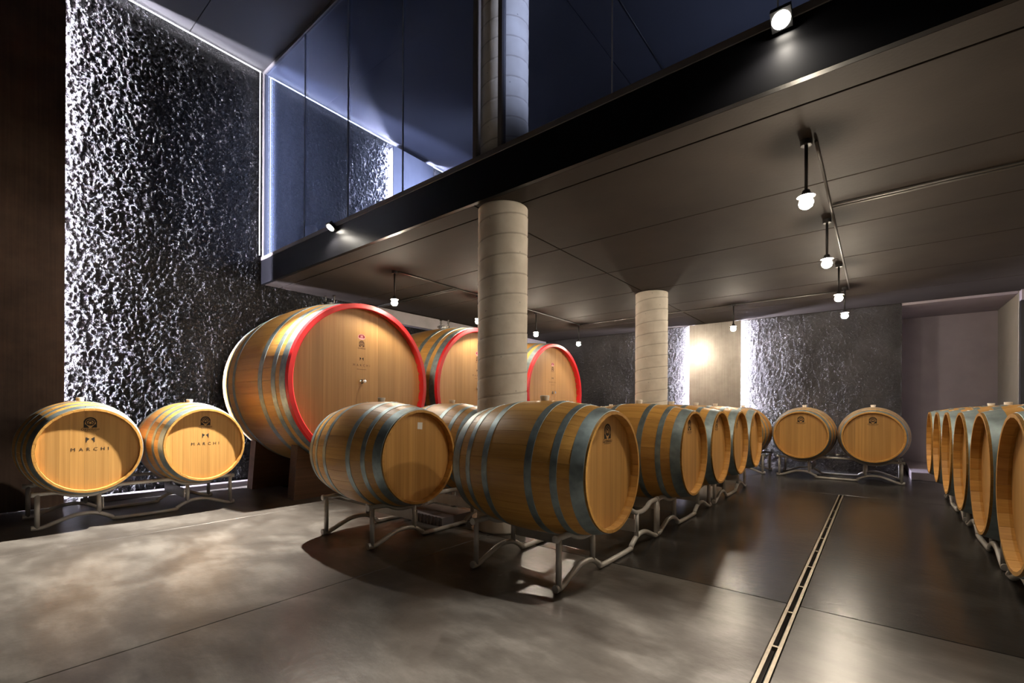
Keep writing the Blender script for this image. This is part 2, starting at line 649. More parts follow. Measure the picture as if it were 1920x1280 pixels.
def slab(x0, x1, y0, y1):
    g = 0.003
    boxobj('floor_slab', (x0 + g, x1 - g, y0 + g, y1 - g, -0.09, 0.0), M['floor'] if y0 < 3 else M['floor_shaded'], fl, 0.0025)


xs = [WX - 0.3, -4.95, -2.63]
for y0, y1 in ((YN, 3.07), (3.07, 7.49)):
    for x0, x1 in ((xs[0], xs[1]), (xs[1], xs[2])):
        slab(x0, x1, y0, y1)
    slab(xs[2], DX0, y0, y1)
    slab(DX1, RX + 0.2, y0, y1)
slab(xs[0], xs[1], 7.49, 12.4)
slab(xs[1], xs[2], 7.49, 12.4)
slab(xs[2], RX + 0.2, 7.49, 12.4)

# drain
dr = thing('drain_channel', 'narrow steel slot drain running along the concrete floor between the barrel rows', 'drain', (-0.364, 3.4, 0))


def local(b, o):
    return (b[0] - o.location.x, b[1] - o.location.x, b[2] - o.location.y, b[3] - o.location.y, b[4], b[5])


boxobj('edge_rail', local((DX0 + .001, DX0 + 0.016, YN, 7.47, -0.05, 0.002), dr), M['drainsteel'], dr)
boxobj('edge_rail', local((DX1 - 0.016, DX1 - .001, YN, 7.47, -0.05, 0.002), dr), M['drainsteel'], dr)
boxobj('channel', local((DX0 + .001, DX1 - .001, YN, 7.47, -0.088, -0.06), dr), M['dark'], dr)
for k in range(-2, 9):
    y = 2.473 + 0.472 * k
    boxobj('bridge_bar', local((DX0 + 0.015, DX1 - 0.015, y - 0.009, y + 0.009, -0.02, 0.001), dr), M['drainsteel'], dr)


# ------------------------------------------------------------------ rough walls (displaced geometry)
rng = np.random.RandomState(3)


def vnoise(u, v, fu, fv, seed):
    r = np.random.RandomState(seed)
    n = 257
    g = r.rand(n, n)
    a, b = u * fu, v * fv
    i, j = np.floor(a).astype(int), np.floor(b).astype(int)
    s, t = a - i, b - j
    s, t = s * s * (3 - 2 * s), t * t * (3 - 2 * t)
    i0, i1, j0, j1 = i % n, (i + 1) % n, j % n, (j + 1) % n
    return (g[i0, j0] * (1 - s) + g[i1, j0] * s) * (1 - t) + (g[i0, j1] * (1 - s) + g[i1, j1] * s) * t


def rough_sheet(name, u0, u1, z0, z1, step, fn, seed, amp=1.0):
    nu, nz = int((u1 - u0) / step) + 1, int((z1 - z0) / step) + 1
    U, Z = np.meshgrid(np.linspace(u0, u1, nu), np.linspace(z0, z1, nz), indexing='ij')
    u, z = U + 20, Z + 20
    d = 0.012 * vnoise(u, z, 2.6, 0.9, seed) + 0.006 * vnoise(u, z, 8, 4, seed + 1)
    d += 0.012 * (1 - abs(2 * vnoise(u, z, 34, 25, seed + 2) - 1)) ** 2 + 0.016 * vnoise(u, z, 47, 37, seed + 3)
    d *= amp
    pts = fn(U, Z, d).reshape(-1, 3)
    idx = np.arange(nu * nz).reshape(nu, nz)
    q = np.stack([idx[:-1, :-1], idx[1:, :-1], idx[1:, 1:], idx[:-1, 1:]], -1).reshape(-1, 4)
    me = bpy.data.meshes.new(name)
    me.vertices.add(len(pts))
    me.vertices.foreach_set('co', pts.astype(np.float32).ravel())
    me.loops.add(q.size)
    me.loops.foreach_set('vertex_index', q.astype(np.int32).ravel())
    me.polygons.add(len(q))
    me.polygons.foreach_set('loop_start', np.arange(0, q.size, 4, dtype=np.int32))
    me.polygons.foreach_set('use_smooth', np.ones(len(q), dtype=bool))
    me.update(calc_edges=True)
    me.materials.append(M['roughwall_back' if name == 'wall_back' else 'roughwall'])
    return me


wl = structure(link('wall_left', rough_sheet('wall_left', 0.42, 5.70, 0.0, CZ, 0.0112,
               lambda U, Z, d: np.stack([WX + d, U, Z], -1), 11)))
link('wall_section', rough_sheet('wall_section', 5.70, BY, 0.0, CZ, 0.022,
     lambda U, Z, d: np.stack([WX + d, U, Z], -1), 12), wl)
boxobj('wall_backing', (WX - 0.3, WX - 0.05, YN, BY + 0.1, 0, CZ), M['ceildark'], wl)

wb = structure(link('wall_back', rough_sheet('wall_back', WX, 0.32, 0.0, SZ, 0.0145,
               lambda U, Z, d: np.stack([U, BY - d, Z], -1), 31, 0.6)))
boxobj('wall_backing', (WX, 0.315, BY + 0.05, BY + 0.25, 0, CZ), M['ceildark'], wb)
# recess beside the rough wall: mauve plaster back, pale reveal on the right
boxobj('recess_back', (0.2, RX + 0.2, 12.0, 12.2, 0, SZ2), M['plaster'], wb)
boxobj('recess_left_reveal', (0.2, 0.318, BY + 0.25, 12.0, 0, SZ2), M['plaster'], wb)
boxobj('recess_right_reveal', (1.665, RX + 0.1, BY, 12.0, 0, SZ2), M['palewall'], wb)
boxobj('recess_soffit', (0.315, 1.66, BY, 12.0, SZ - 0.03, SZ2), M['plaster'], wb)

wr = structure(boxobj('wall_right', (RX, RX + 0.2, YN, BY, 0, CZ), M['palewall']))
boxobj('corner_post', (1.672, RX - .001, BY - 0.12, BY - 0.002, 0, SZ - 0.16), M['black'], wr)
boxobj('corner_beam', (1.672, RX - .001, BY - 0.16, BY - 0.002, SZ - 0.155, SZ - 0.001), M['plaster'], wr)
structure(boxobj('wall_front', (WX - 0.3, RX + 0.2, YN - 0.2, YN, 0, CZ), M['ceildark']))

# threshold step in front of the recess
structure(boxobj('trim_3', (0.42, 1.66, 9.85, 11.99, 0.0005, 0.13), M['plaster'], None, 0.006))
# skirting kerb along the rough left wall
structure(boxobj('baseboard_left', (WX + 0.075, WX + 0.20, 1.0, 9.9, 0.0005, 0.07), M['beamgrey'], None, 0.006))
# smooth bulkhead under the slab along the left wall
structure(boxobj('trim_2', (WX + 0.07, WX + 0.22, 4.6, BY - 0.08, 2.70, SZ - 0.012), M['beamgrey'], None, 0.006))

# ------------------------------------------------------------------ slab over the barrel hall
cl = structure(boxobj('ceiling', (WX + 0.05, RX - .001, FY + 0.06, BY - 0.04, SZ + 0.03, SZ2 - 0.05), M['ceildark']))
ys = [FY + 0.012, 3.29, 4.51, 5.69, 6.87, 8.05, 9.23, BY - 0.05]
for j in range(len(ys) - 1):
    for x0, x1 in ((WX + 0.05, -2.83), (-2.83, RX - 0.001)):
        g = 0.007
        boxobj('ceiling_panel', (x0 + (g if x0 > -7 else 0), x1 - (g if x1 < 1 else 0), ys[j] + g, ys[j + 1] - g, SZ, SZ + 0.03),
               M['ceilpanel'], cl, 0.003)
structure(boxobj('trim_1', (WX + 0.06, RX - .001, FY - 0.03, FY + 0.012, SZ - 0.004, 3.292), M['fascia']))
structure(boxobj('floor_upper', (WX + 0.05, RX - .001, FY + 0.06, BY - 0.04, SZ2 - 0.05, SZ2 - 0.01), M['beamgrey']))

# high ceiling
uc = structure(boxobj('ceiling_upper', (WX - 0.3, RX + 0.2, YN, 12.0, CZ + 0.05, CZ + 0.2), M['ceildark']))
for x0, x1 in ((WX - 0.05, -2.95), (-2.95, RX)):
    for y0, y1 in ((YN, 2.08), (2.08, FY), (FY, 6.9), (6.9, BY)):
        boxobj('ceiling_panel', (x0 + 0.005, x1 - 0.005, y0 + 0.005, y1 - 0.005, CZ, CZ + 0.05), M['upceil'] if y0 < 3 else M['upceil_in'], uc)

# glass front of the upper room
wn = structure(bpy.data.objects.new('window_1', None))
COL.objects.link(wn)
boxobj('bottom_rail', (WX + 0.06, RX - .001, FY - 0.035, FY + 0.05, 3.293, SZ2), M['frame'], wn, 0.003)
boxobj('top_rail', (WX + 0.06, RX - .001, FY - 0.02, FY + 0.03, CZ - 0.05, CZ - .001), M['frame'], wn)
boxobj('jamb', (WX + 0.06, WX + 0.12, FY - 0.02, FY + 0.03, SZ2, CZ - 0.05), M['frame'], wn)
seams = [-5.865, -4.847, -3.829]
frames = [-2.793, -2.502]
right = [-1.476, -0.45, 0.575, 1.60]
for x in frames:
    boxobj('mullion', (x - 0.022, x + 0.022, FY - 0.025, FY + 0.03, SZ2, CZ - 0.05), M['frame'], wn)
for x in seams + right:
    boxobj('seam', (x - 0.004, x + 0.004, FY - 0.008, FY + 0.008, SZ2, CZ - 0.05), M['seam'], wn)
edges = [WX + 0.12] + seams + [frames[0] - 0.022]
for a, b in zip(edges, edges[1:]):
    boxobj('pane', (a + 0.005, b - 0.005, FY - 0.006, FY + 0.006, SZ2, CZ - 0.05), M['glass'], wn)
edges = [frames[1] + 0.022] + right + [RX - 0.002]
for a, b in zip(edges, edges[1:]):
    boxobj('pane', (a + 0.005, b - 0.005, FY - 0.006, FY + 0.006, SZ2, CZ - 0.05), M['glass'], wn)

# ------------------------------------------------------------------ wall panels with hidden light strips
pn = thing('steel_panel', 'rust-brown steel wall panel at the far left edge, floor to ceiling', 'wall panel', (WX + 0.118, -1.2, 0))
o = pn
boxobj('sheet', (0, 0.02, YN + 1.21, 0.87 + 1.2, 0.002, CZ - 0.002), M['corten'], o)
boxobj('led_strip', (-0.046, -0.036, 0.545 + 1.2, 0.585 + 1.2, 0.02, CZ - 0.02), M['ledwide'], o)
boxobj('batten', (-0.045, -0.001, 0.45 + 1.2, 0.52 + 1.2, 0.002, CZ - 0.01), M['black'], o)

sp = thing('steel_panel', 'brushed steel wall panel lit at both edges on the dark back wall', 'wall panel', (-2.662, BY - 0.12, 0))
boxobj('sheet', (-0.508, 0.508, -0.01, 0.01, 0.002, SZ - 0.004), M['steelpanel'], sp, 0.002)
for s in (-1, 1):
    boxobj('led_strip', (min(s * 0.415, s * 0.44), max(s * 0.415, s * 0.44), 0.035, 0.05, 0.3, SZ - 0.02), M['led'], sp)
boxobj('batten', (-0.40, 0.40, 0.012, 0.052, 0.002, SZ - 0.004), M['black'], sp)

dp = structure(boxobj('door_1', (WX + 0.10, WX + 0.12, 5.36, 6.36, SZ2, CZ - 0.06), M['doorpanel'], None, 0.002))
boxobj('led_strip', (WX + 0.06, WX + 0.075, 5.41, 5.44, SZ2, CZ - 0.10), M['led'], dp)
boxobj('led_strip', (WX + 0.06, WX + 0.075, 6.28, 6.31, SZ2, CZ - 0.10), M['led'], dp)
boxobj('door_backing', (WX + 0.045, WX + 0.099, 5.45, 6.27, SZ2, CZ - 0.06), M['black'], dp)
link('door_handle', tube('door_handle', [(WX + 0.12, 5.52, 4.35), (WX + 0.18, 5.52, 4.35), (WX + 0.18, 5.66, 4.35)], 0.011, M['chrome'], 8), dp)


def line(label, b):
    v, f = boxes(b)
    return tag(link('light_line', mesh('light_line', v, f, M['ledline'])), label, 'light strip')


line('thin light line along the top edge of the black rough wall, left of the glass', (WX + 0.085, WX + 0.10, 0.9, FY - 0.06, CZ - 0.040, CZ - 0.032))
line('upright light line in the corner where black rough wall meets glass, hall side', (WX + 0.085, WX + 0.094, FY - 0.072, FY - 0.064, 3.36, CZ - 0.046))
line('upright light line just inside the glass room at its left corner', (WX + 0.125, WX + 0.134, FY + 0.062, FY + 0.070, 3.36, CZ - 0.07))
line('thin light line along the wall top seen through the glass, before the grey door', (WX + 0.085, WX + 0.10, FY + 0.09, 5.35, CZ - 0.040, CZ - 0.032))
line('short light line on the wall top seen through the glass, beyond the grey door', (WX + 0.085, WX + 0.10, 6.38, 8.5, CZ - 0.040, CZ - 0.032))


# ------------------------------------------------------------------ columns (spiral seam of the cardboard form)
def column(label, x, y, R, z0, z1, pitch=0.178, phase=0.0):
    seg, dz = 96, 0.0135
    nz = int((z1 - z0) / dz)
    v, f = [], []
    for j in range(nz + 1):
        z = z0 + (z1 - z0) * j / nz
        for k in range(seg):
            a = 2 * PI * k / seg
            t = ((z - z0) / pitch - k / seg + phase) % 1.0
            r = R + 0.003 * (t - 0.5) - (0.0018 if t < 0.085 else 0.0)
            v.append((r * math.cos(a), r * math.sin(a), z - z0))
    for j in range(nz):
        for k in range(seg):
            k2 = (k + 1) % seg
            f.append((j * seg + k, j * seg + k2, (j + 1) * seg + k2, (j + 1) * seg + k))
    f.append(tuple(range(seg - 1, -1, -1)))
    f.append(tuple(nz * seg + k for k in range(seg)))
    o = link('concrete_column', mesh('concrete_column', v, f, M['column'], True), None, (x, y, z0))
    return tag(o, label, 'column')


column('thick round concrete column with spiral seams standing behind the near corner barrel', -2.70, 3.31, 0.230, 0.0005, SZ - 0.0005)
column('round concrete column farther back, before the dark back wall', -2.78, 7.15, 0.245, 0.0005, SZ - 0.0005)
column('round concrete column of the upper room, behind the glass front', -2.70, 3.31, 0.230, SZ2, CZ - 0.001)

# ------------------------------------------------------------------ barrels
RR, RB, HL, ZA, NST = 0.377, 0.450, 0.530, 0.715, 30


def prof_fn(rr, rb, hl):
    return lambda u: rb - (rb - rr) * (u / hl) ** 2


def stave_mesh(name, rr, rb, hl, n, th, mat, chime=0.04, arc=4, gap=0.0007, st=12):
    p = prof_fn(rr, rb, hl)
    us = [-hl, -hl + chime] + [(-hl + chime) + (2 * hl - 2 * chime) * k / st for k in range(1, st)] + [hl - chime, hl]
    half = PI / n

    def inner(u):
        if abs(abs(u) - hl) < 1e-9:
            return p(u) - th * 0.55
        return p(u) - th
    v, f, sm = [], [], []
    # outer skin
    for u in us:
        r = p(u)
        h = half - gap / r
        for k in range(arc + 1):
            a = -h + 2 * h * k / arc
            v.append((u, r * math.sin(a), r * math.cos(a)))
    c = arc + 1
    for i in range(len(us) - 1):
        for k in range(arc):
            f.append((i * c + k, i * c + k + 1, (i + 1) * c + k + 1, (i + 1) * c + k))
            sm.append(True)
    # inner skin and sides, own vertices
    b = len(v)
    for u in us:
        r, ri = p(u), inner(u)
        h, hi = half - gap / r, half - gap / ri
        v += [(u, r * math.sin(-h), r * math.cos(h)), (u, ri * math.sin(-hi), ri * math.cos(hi)),
              (u, ri * math.sin(hi), ri * math.cos(hi)), (u, r * math.sin(h), r * math.cos(h))]
    for i in range(len(us) - 1):
        for k in range(3):
            f.append((b + i * 4 + k, b + (i + 1) * 4 + k, b + (i + 1) * 4 + k + 1, b + i * 4 + k + 1))
            sm.append(False)
    # chime ends
    for i, flip in ((0, True), (len(us) - 1, False)):
        ids = [b + i * 4 + 1, b + i * 4 + 2] + [i * c + k for k in range(arc, -1, -1)]
        f.append(tuple(ids if not flip else reversed(ids)))
        sm.append(False)
    me = mesh(name, v, f, mat)
    me.polygons.foreach_set('use_smooth', sm)
    me.update()
    return me


def hoop_mesh(name, rr, rb, hl, u0, u1, mat, t=0.0028, seg=72):
    p = prof_fn(rr, rb, hl)
    um = (u0 + u1) / 2
    pr = [(p(u0) + 0.0004, u0), (p(u0) + t, u0 + 0.001), (p(um) + t, um), (p(u1) + t, u1 - 0.001), (p(u1) + 0.0004, u1)]
    return lathe(name, pr, mat, seg, 'X')


def head_boards(name, R, x, th, widths, mat, gap=0.00025):
    tot = sum(widths)
    y = -R
    out = []
    for w_ in widths:
        y1 = y + 2 * R * w_ / tot
        a, b = max(y + gap, -R + 1e-4), min(y1 - gap, R - 1e-4)
        pts = [(a + (b - a) * k / 6) for k in range(7)]
        top = [(q, math.sqrt(max(R * R - q * q, 1e-8))) for q in pts]
        loop = [(q, -z) for q, z in top] + [(q, z) for q, z in reversed(top)]
        n = len(loop)
        v = [(x, q, z) for q, z in loop] + [(x - th, q, z) for q, z in loop]
        f = [tuple(range(n)), tuple(range(2 * n - 1, n - 1, -1))]
        f += [(i, i + n, (i + 1) % n + n, (i + 1) % n) for i in range(n)]
        out.append(mesh(name, v, f, mat))
        y = y1
    return out


def disc_mesh(name, R, x, mat, seg=40):
    v = [(x, R * math.cos(2 * PI * k / seg), R * math.sin(2 * PI * k / seg)) for k in range(seg)]
    return mesh(name, v, [tuple(range(seg))], mat)


BOARDS = [0.8, 1.1, 0.9, 1.2, 1.0, 1.15, 0.95, 1.1, 0.8]
HEADX = HL - 0.032
R_IN = prof_fn(RR, RB, HL)(HEADX) - 0.031
ME = {}
ME['stave'] = stave_mesh('stave', RR, RB, HL, NST, 0.032, M['stave'])
ME['boards'] = head_boards('head_board', R_IN, HEADX, 0.02, BOARDS, M['head'])
ME['rear_head'] = disc_mesh('rear_head', R_IN, -HEADX, M['rearhead'])
HOOPS = [(0.438, 0.518), (0.318, 0.362), (0.148, 0.198)]
ME['hoops'] = [hoop_mesh('hoop', RR, RB, HL, a, b, M['hoop']) for a, b in HOOPS] + \
              [hoop_mesh('hoop', RR, RB, HL, -b, -a, M['hoop']) for a, b in HOOPS]
ME['rivet'] = lathe('rivet', [(0, 0.0035), (0.0045, 0.003), (0.0075, 0.0)], M['rivet'], 8)
ME['bung'] = lathe('bung', [(0, 0.034), (0.030, 0.034), (0.033, 0.030), (0.027, -0.006), (0, -0.006)], M['bung'], 20)

# printed marks, in the head's own plane (right, up) metres
PRX = HEADX + 0.0008


def arch_emblem(s=1.0):
    P = []
    P += ring2d(0, 0, 0.031 * s, 0.0425 * s, 0, PI, 16)
    for q in (-1, 1):
        P.append([(q * 0.0415 * s, 0), (q * 0.034 * s, 0), (q * 0.034 * s, -0.03 * s), (q * 0.0415 * s, -0.03 * s)])
        P.append([(q * 0.0415 * s, -0.028 * s), (q * 0.0415 * s, -0.044 * s), (q * 0.006 * s, -0.044 * s), (q * 0.030 * s, -0.014 * s)])
    P += ring2d(0, 0.0, 0.0205 * s, 0.028 * s, 0, 2 * PI, 18)
    P += ring2d(0, -0.004 * s, 0.009 * s, 0.015 * s, 0, 2 * PI, 10)
    P.append([(-0.016 * s, 0.014 * s), (0.010 * s, 0.018 * s), (0.014 * s, 0.013 * s), (-0.014 * s, 0.009 * s)])
    P.append([(-0.02 * s, -0.012 * s), (0.02 * s, -0.018 * s), (0.018 * s, -0.022 * s), (-0.018 * s, -0.017 * s)])
    return P


def m_logo(s=1.0):
    a = [(-0.030, 0.024), (-0.005, 0.007), (-0.013, -0.002), (-0.024, -0.012), (-0.024, -0.024), (-0.030, -0.024)]
    b = [(-x, y) for x, y in a]
    return [[(x * s, y * s) for x, y in a], [(x * s, y * s) for x, y in b]]


def print_mesh(name, polys, x, mat, dy=0.0, dz=0.0):
    v, f = polys2d([[(a + dy, b + dz) for a, b in p] for p in polys], x)
    return mesh(name, v, f, mat)


def print_text(name, body, size, x, mat, dy, dz, spacing=1.0, shear=0.0, width=None):
    v, f = text_polys(body, size, spacing, shear, width)
    return mesh(name, [(x, a + dy, b + dz) for a, b in v], f, mat)


ME['emblem'] = print_mesh('emblem', arch_emblem(1.1), PRX, M['ink'], 0.0, 0.252)
ME['script'] = print_text('lettering', 'Garbellotto', 0.034, PRX, M['ink'], 0.0, 0.180, 0.95, 0.3, 0.125)
ME['script_line'] = print_mesh('underline', [[(-0.045, 0.172), (0.045, 0.172), (0.045, 0.1745), (-0.045, 0.1745)]], PRX, M['ink'])
ME['mlogo'] = print_mesh('logo', m_logo(1.0), PRX, M['ink'], 0.0, 0.096)


def letters(word, size, x, mat, dz, width):
    """one mesh per letter, spread evenly over the width"""
    wd = []
    for ch in word:
        v, f = text_polys(ch, size)
        wd.append((v, f, max(a for a, b in v) - min(a for a, b in v)))
    gap = (width - sum(q[2] for q in wd)) / (len(word) - 1)
    out, y = [], -width / 2
    for v, f, w_ in wd:
        out.append(mesh('letter', [(x, a + y + w_ / 2, b + dz) for a, b in v], f, mat))
        y += w_ + gap
    return out


ME['marchi'] = letters('MARCHI', 0.043, PRX, M['ink'], -0.004, 0.258)
ME['sticker'] = print_mesh('sticker', [[(-0.026, -0.027), (0.024, -0.031), (0.028, 0.026), (-0.024, 0.028)]], PRX, M['sticker'], 0.03, 0.25)


def barrel(label, x, y, rz, marks=(), turn=0.0, group='oak barrels on steel racks', z=ZA):
    deep = 0.0 if 'marchi' in marks else -0.022     # most heads sit deeper behind the chime
    o = thing('oak_barrel', label, 'barrel', (x, y, z), rz, group)
    for k in range(NST):
        s = link('stave', ME['stave'], o)
        s.rotation_euler = (2 * PI * k / NST + turn, 0, 0)
    for b in ME['boards']:
        hb = link('head_board', b, o, (deep, 0, 0))
        if deep:
            hb.scale = (1, 1.018, 1.018)
    link('rear_head', ME['rear_head'], o)
    p = prof_fn(RR, RB, HL)
    spans = HOOPS + [(-b, -a) for a, b in HOOPS]
    for (a, b), h in zip(spans, ME['hoops']):
        ho = link('hoop', h, o)
        um = (a + b) / 2
        for q in (-0.028, 0.028):
            link('rivet', ME['rivet'], ho, (um, q, math.sqrt((p(um) + 0.0026) ** 2 - q * q)))
    link('bung', ME['bung'], o, (0, 0, RB))
    if 'emblem' in marks:
        link('emblem', ME['emblem'], o, (deep, 0, 0))
        link('lettering', ME['script'], o, (deep, 0, 0))
        link('underline', ME['script_line'], o, (deep, 0, 0))
    if 'marchi' in marks:
        link('logo', ME['mlogo'], o)
        for l in ME['marchi']:
            link('letter', l, o)
    if 'sticker' in marks:
        link('sticker', ME['sticker'], o, (deep, 0, 0))
    return o


# ------------------------------------------------------------------ two-barrel steel racks
LR = 0.787      # half length of a rack
WR = 0.337      # half width (the two tube frames)
TR = 0.019


def smooth_path(ctrl, n=5):
    pts = []
    c = [Vector(p) for p in ctrl]
    for i in range(len(c) - 1):
        p0, p1, p2, p3 = c[max(i - 1, 0)], c[i], c[i + 1], c[min(i + 2, len(c) - 1)]
        for k in range(n):
            t = k / n
            pts.append(0.5 * ((2 * p1) + (-p0 + p2) * t + (2 * p0 - 5 * p1 + 4 * p2 - p3) * t * t + (-p0 + 3 * p1 - 3 * p2 + p3) * t ** 3))
    pts.append(c[-1])
    return pts


CR = prof_fn(RR, RB, HL)(WR) + TR + 0.0006      # cradle radius of the tube centre line
CS = 0.453                                     # barrel centres in a rack


def top_path():
    arc = []
    for k in range(7):
        d = -0.20 + 0.40 * k / 6
        arc.append((-CS + d, ZA - math.sqrt(CR * CR - d * d)))
    half = [(-LR - 0.03, arc[0][1] + 0.002), (-LR + 0.02, arc[0][1] + 0.003)] + arc + [(-0.19, arc[-1][1] + 0.022)]
    return half + [(-s, z) for s, z in reversed(half)]


def bottom_path():
    half = [(-LR - 0.03, TR + 0.002), (-LR + 0.03, TR + 0.003), (-0.66, 0.058), (-0.55, 0.096), (-0.45, 0.104), (-0.36, 0.088), (-0.27, 0.040), (-0.225, TR)]
    return half + [(-s, z) for s, z in reversed(half)]


def z_on(path, s):
    for (a, za), (b, zb) in zip(path, path[1:]):
        if a <= s <= b:
            return za + (zb - za) * (s - a) / (b - a)
    return path[0][1]


TP, BP = top_path(), bottom_path()
ME['top_tube'] = tube('top_tube', smooth_path([(0, s, z) for s, z in TP], 3), TR, M['rack'])
ME['bottom_tube'] = tube('bottom_tube', smooth_path([(0, s, z) for s, z in BP], 4), TR, M['rack'])
LEGS = []
for s in (-LR, -0.365, 0.365, LR):
    z0, z1 = z_on(BP, s), z_on(TP, s)
    LEGS.append((s, tube('leg', [(0, 0, z0), (0, 0, z1)], 0.0185, M['rack'], 12)))
ME['cross_plate'] = boxmesh('cross_plate', (-WR - 0.004, WR + 0.004, -0.004, 0.004, 0.135, 0.235), M['rack'])
ME['cap'] = lathe('end_cap', [(0, -0.012), (0.023, -0.010), (0.0255, 0), (0.023, 0.010), (0, 0.012)], M['rack'], 14)


def rack(label, x, y, rz, group='two-barrel steel racks', dz=0.0):
    """local Y runs along the rack, local X along the barrel axes"""
    o = thing('barrel_rack', label, 'rack', (x, y, 0.0003 + dz), rz, group)
    for sx in (-1, 1):
        for tname, path in (('top_tube', TP), ('bottom_tube', BP)):
            tb = link(tname, ME[tname], o, (sx * WR, 0, 0))
            for q in (-1, 1):
                link('end_cap', ME['cap'], tb, (0, q * (LR + 0.03), path[0][1] + (0.006 if tname == 'bottom_tube' else 0)), (PI / 2, 0, 0))
        for s, me in LEGS:
            link('leg', me, o, (sx * WR, s, 0))
    for s in (-0.335, 0.335):
        link('cross_plate', ME['cross_plate'], o, (0, s, 0))
    return o


# near row (heads face the aisle)
X1 = -1.795
barrel('oak barrel alone on the nearest rack, in front of the thick column, emblem on head', X1, 2.671, 0, ('emblem',), 0.03)
barrel('first of four oak barrels behind the empty rack cradle, narrow head with emblem', X1, 4.307, 0, ('emblem',), 0.06)
barrel('second of the four receding aisle barrels left of the drain, behind the first', X1, 5.216, 0, ('emblem',), 0.01)
barrel('third of the four receding aisle barrels left of the drain', X1, 6.122, 0, ('emblem',), 0.05)
barrel('last of the four receding aisle barrels left of the drain, next to the back racks', X1, 7.028, 0, ('emblem',), 0.02)
rack('nearest grey tube rack, one cradle holding a barrel and the other empty', -1.82, 3.152, 0)
rack('grey tube rack under the first two of the receding aisle barrels', -1.82, 4.762, 0)
rack('grey tube rack under the last two of the receding aisle barrels, far end', -1.82, 6.575, 0)
# second row
barrel('oak barrel with a small white square sticker on its head, before the big cask', -3.37, 2.454, 0, ('sticker',), 0.04)
barrel('oak barrel half hidden left of the thick column, behind the stickered barrel', -3.485, 3.432, 0, (), 0.0)
rack('grey tube rack under the stickered barrel, standing partly on the bright floor', -3.40, 2.934, 0)
barrel('nearer of two hidden oak barrels showing only a bung above the near barrel', -3.57, 6.42, 0, (), 0.02)
barrel('farther of two hidden oak barrels showing only a bung above the near barrel', -3.57, 7.36, 0, (), 0.05)
rack('grey tube rack hidden behind the aisle barrels, left of the farther column', -3.55, 6.89, 0)
# left wall pair
barrel('leftmost oak barrel, black lettering on its brightly lit head, beside the rusty panel', -6.0, 0.856, 0, ('emblem', 'marchi'), 0.02)
barrel('oak barrel with black name lettering, between the far-left barrel and the big cask', -6.0, 1.776, 0, ('emblem', 'marchi'), 0.05)
rack('grey tube rack by the black rough wall carrying the two lettered barrels', -6.115, 1.331, 0)
# right row, heads face the aisle the other way
right_labels = ['nearest oak barrel of the right-hand row, cut by the picture edge',
                'second oak barrel from the camera in the right-hand row',
                'third oak barrel from the camera in the right-hand row',
                'fourth oak barrel from the camera in the right-hand row',
                'fifth oak barrel from the camera in the right-hand row',
                'farthest oak barrel of the right-hand row, near the mauve recess']
for i, lb in enumerate(right_labels):
    barrel(lb, 1.022, 3.209 + 0.906 * i, PI, (), 0.02 * i)
rack('grey tube rack under the two nearest barrels of the right-hand row', 1.022, 3.662, PI)
rack('grey tube rack under the middle two barrels of the right-hand row', 1.022, 5.474, PI)
rack('grey tube rack under the two farthest barrels of the right-hand row', 1.022, 7.286, PI)
# back wall, heads face the camera side
barrel('left one of two round-headed oak barrels facing forward by the dark back wall', -0.957, 9.291, -PI / 2, ('emblem',), 0.04)
barrel('right one of two round-headed oak barrels facing forward by the dark back wall', -0.052, 9.291, -PI / 2, ('emblem',), 0.0)
rack('grey tube rack by the back wall under the two forward-facing barrels', -0.505, 9.42, -PI / 2)
barrel('oak barrel by the back wall half hidden behind the last aisle barrel', -1.90, 9.291, -PI / 2, (), 0.03)
rack('grey tube rack by the back wall, half hidden behind the aisle barrels', -2.33, 9.42, -PI / 2)

# low ribbed plinth on the floor behind the stickered barrel's rack
pl = thing('ribbed_plinth', 'low pale ribbed block on the floor behind the rack of the stickered barrel', 'block', (-3.41, 3.17, 0.0004))
boxobj('core', (-0.28, 0.28, -0.2, 0.2, 0, 0.085), M['beamgrey'], pl)
for k in range(12):
    x = -0.27 + 0.049 * k
    boxobj('rib', (x - 0.012, x + 0.012, -0.212, -0.2, 0.002, 0.083), M['beamgrey'], pl)

# ------------------------------------------------------------------ big red-rimmed casks
CR_, CB_, CH_, CZA, CN = 1.020, 1.100, 0.940, 1.427, 46
CXC = -6.054
ME['c_stave'] = stave_mesh('stave', CR_, CB_, CH_, CN, 0.06, M['caskstave'], 0.05, 3, 0.001, 12)
C_HEADX = CH_ - 0.105
C_RIN = prof_fn(CR_, CB_, CH_)(C_HEADX) - 0.058
ME['c_boards'] = head_boards('head_board', C_RIN, C_HEADX, 0.03, [0.9, 1.1, 1, 1.2, 0.9, 1.05, 1.3, 1.0, 0.8, 1.1, 1.0, 1.15, 0.9], M['caskhead'], 0.0004)
ME['c_rear'] = disc_mesh('rear_head', C_RIN, -C_HEADX, M['caskhead'], 56)
C_HOOPS = [(0.785, 0.888), (0.625, 0.705), (0.340, 0.430)]
ME['c_hoops'] = [hoop_mesh('hoop', CR_, CB_, CH_, a, b, M['hoop'], 0.004, 96) for a, b in C_HOOPS] + \
                [hoop_mesh('hoop', CR_, CB_, CH_, -b, -a, M['hoop'], 0.004, 96) for a, b in C_HOOPS]
cp = prof_fn(CR_, CB_, CH_)
ME['c_rim'] = lathe('red_rim', [(cp(0.892) + 0.003, 0.892), (cp(CH_) + 0.004, CH_ - 0.004), (cp(CH_) + 0.001, CH_ + 0.004),
                                (CR_ - 0.052, CH_ + 0.004), (CR_ - 0.062, CH_ - 0.006), (C_RIN - 0.004, C_HEADX + 0.002)], M['red'], 96, 'X')
CPX = C_HEADX + 0.0012
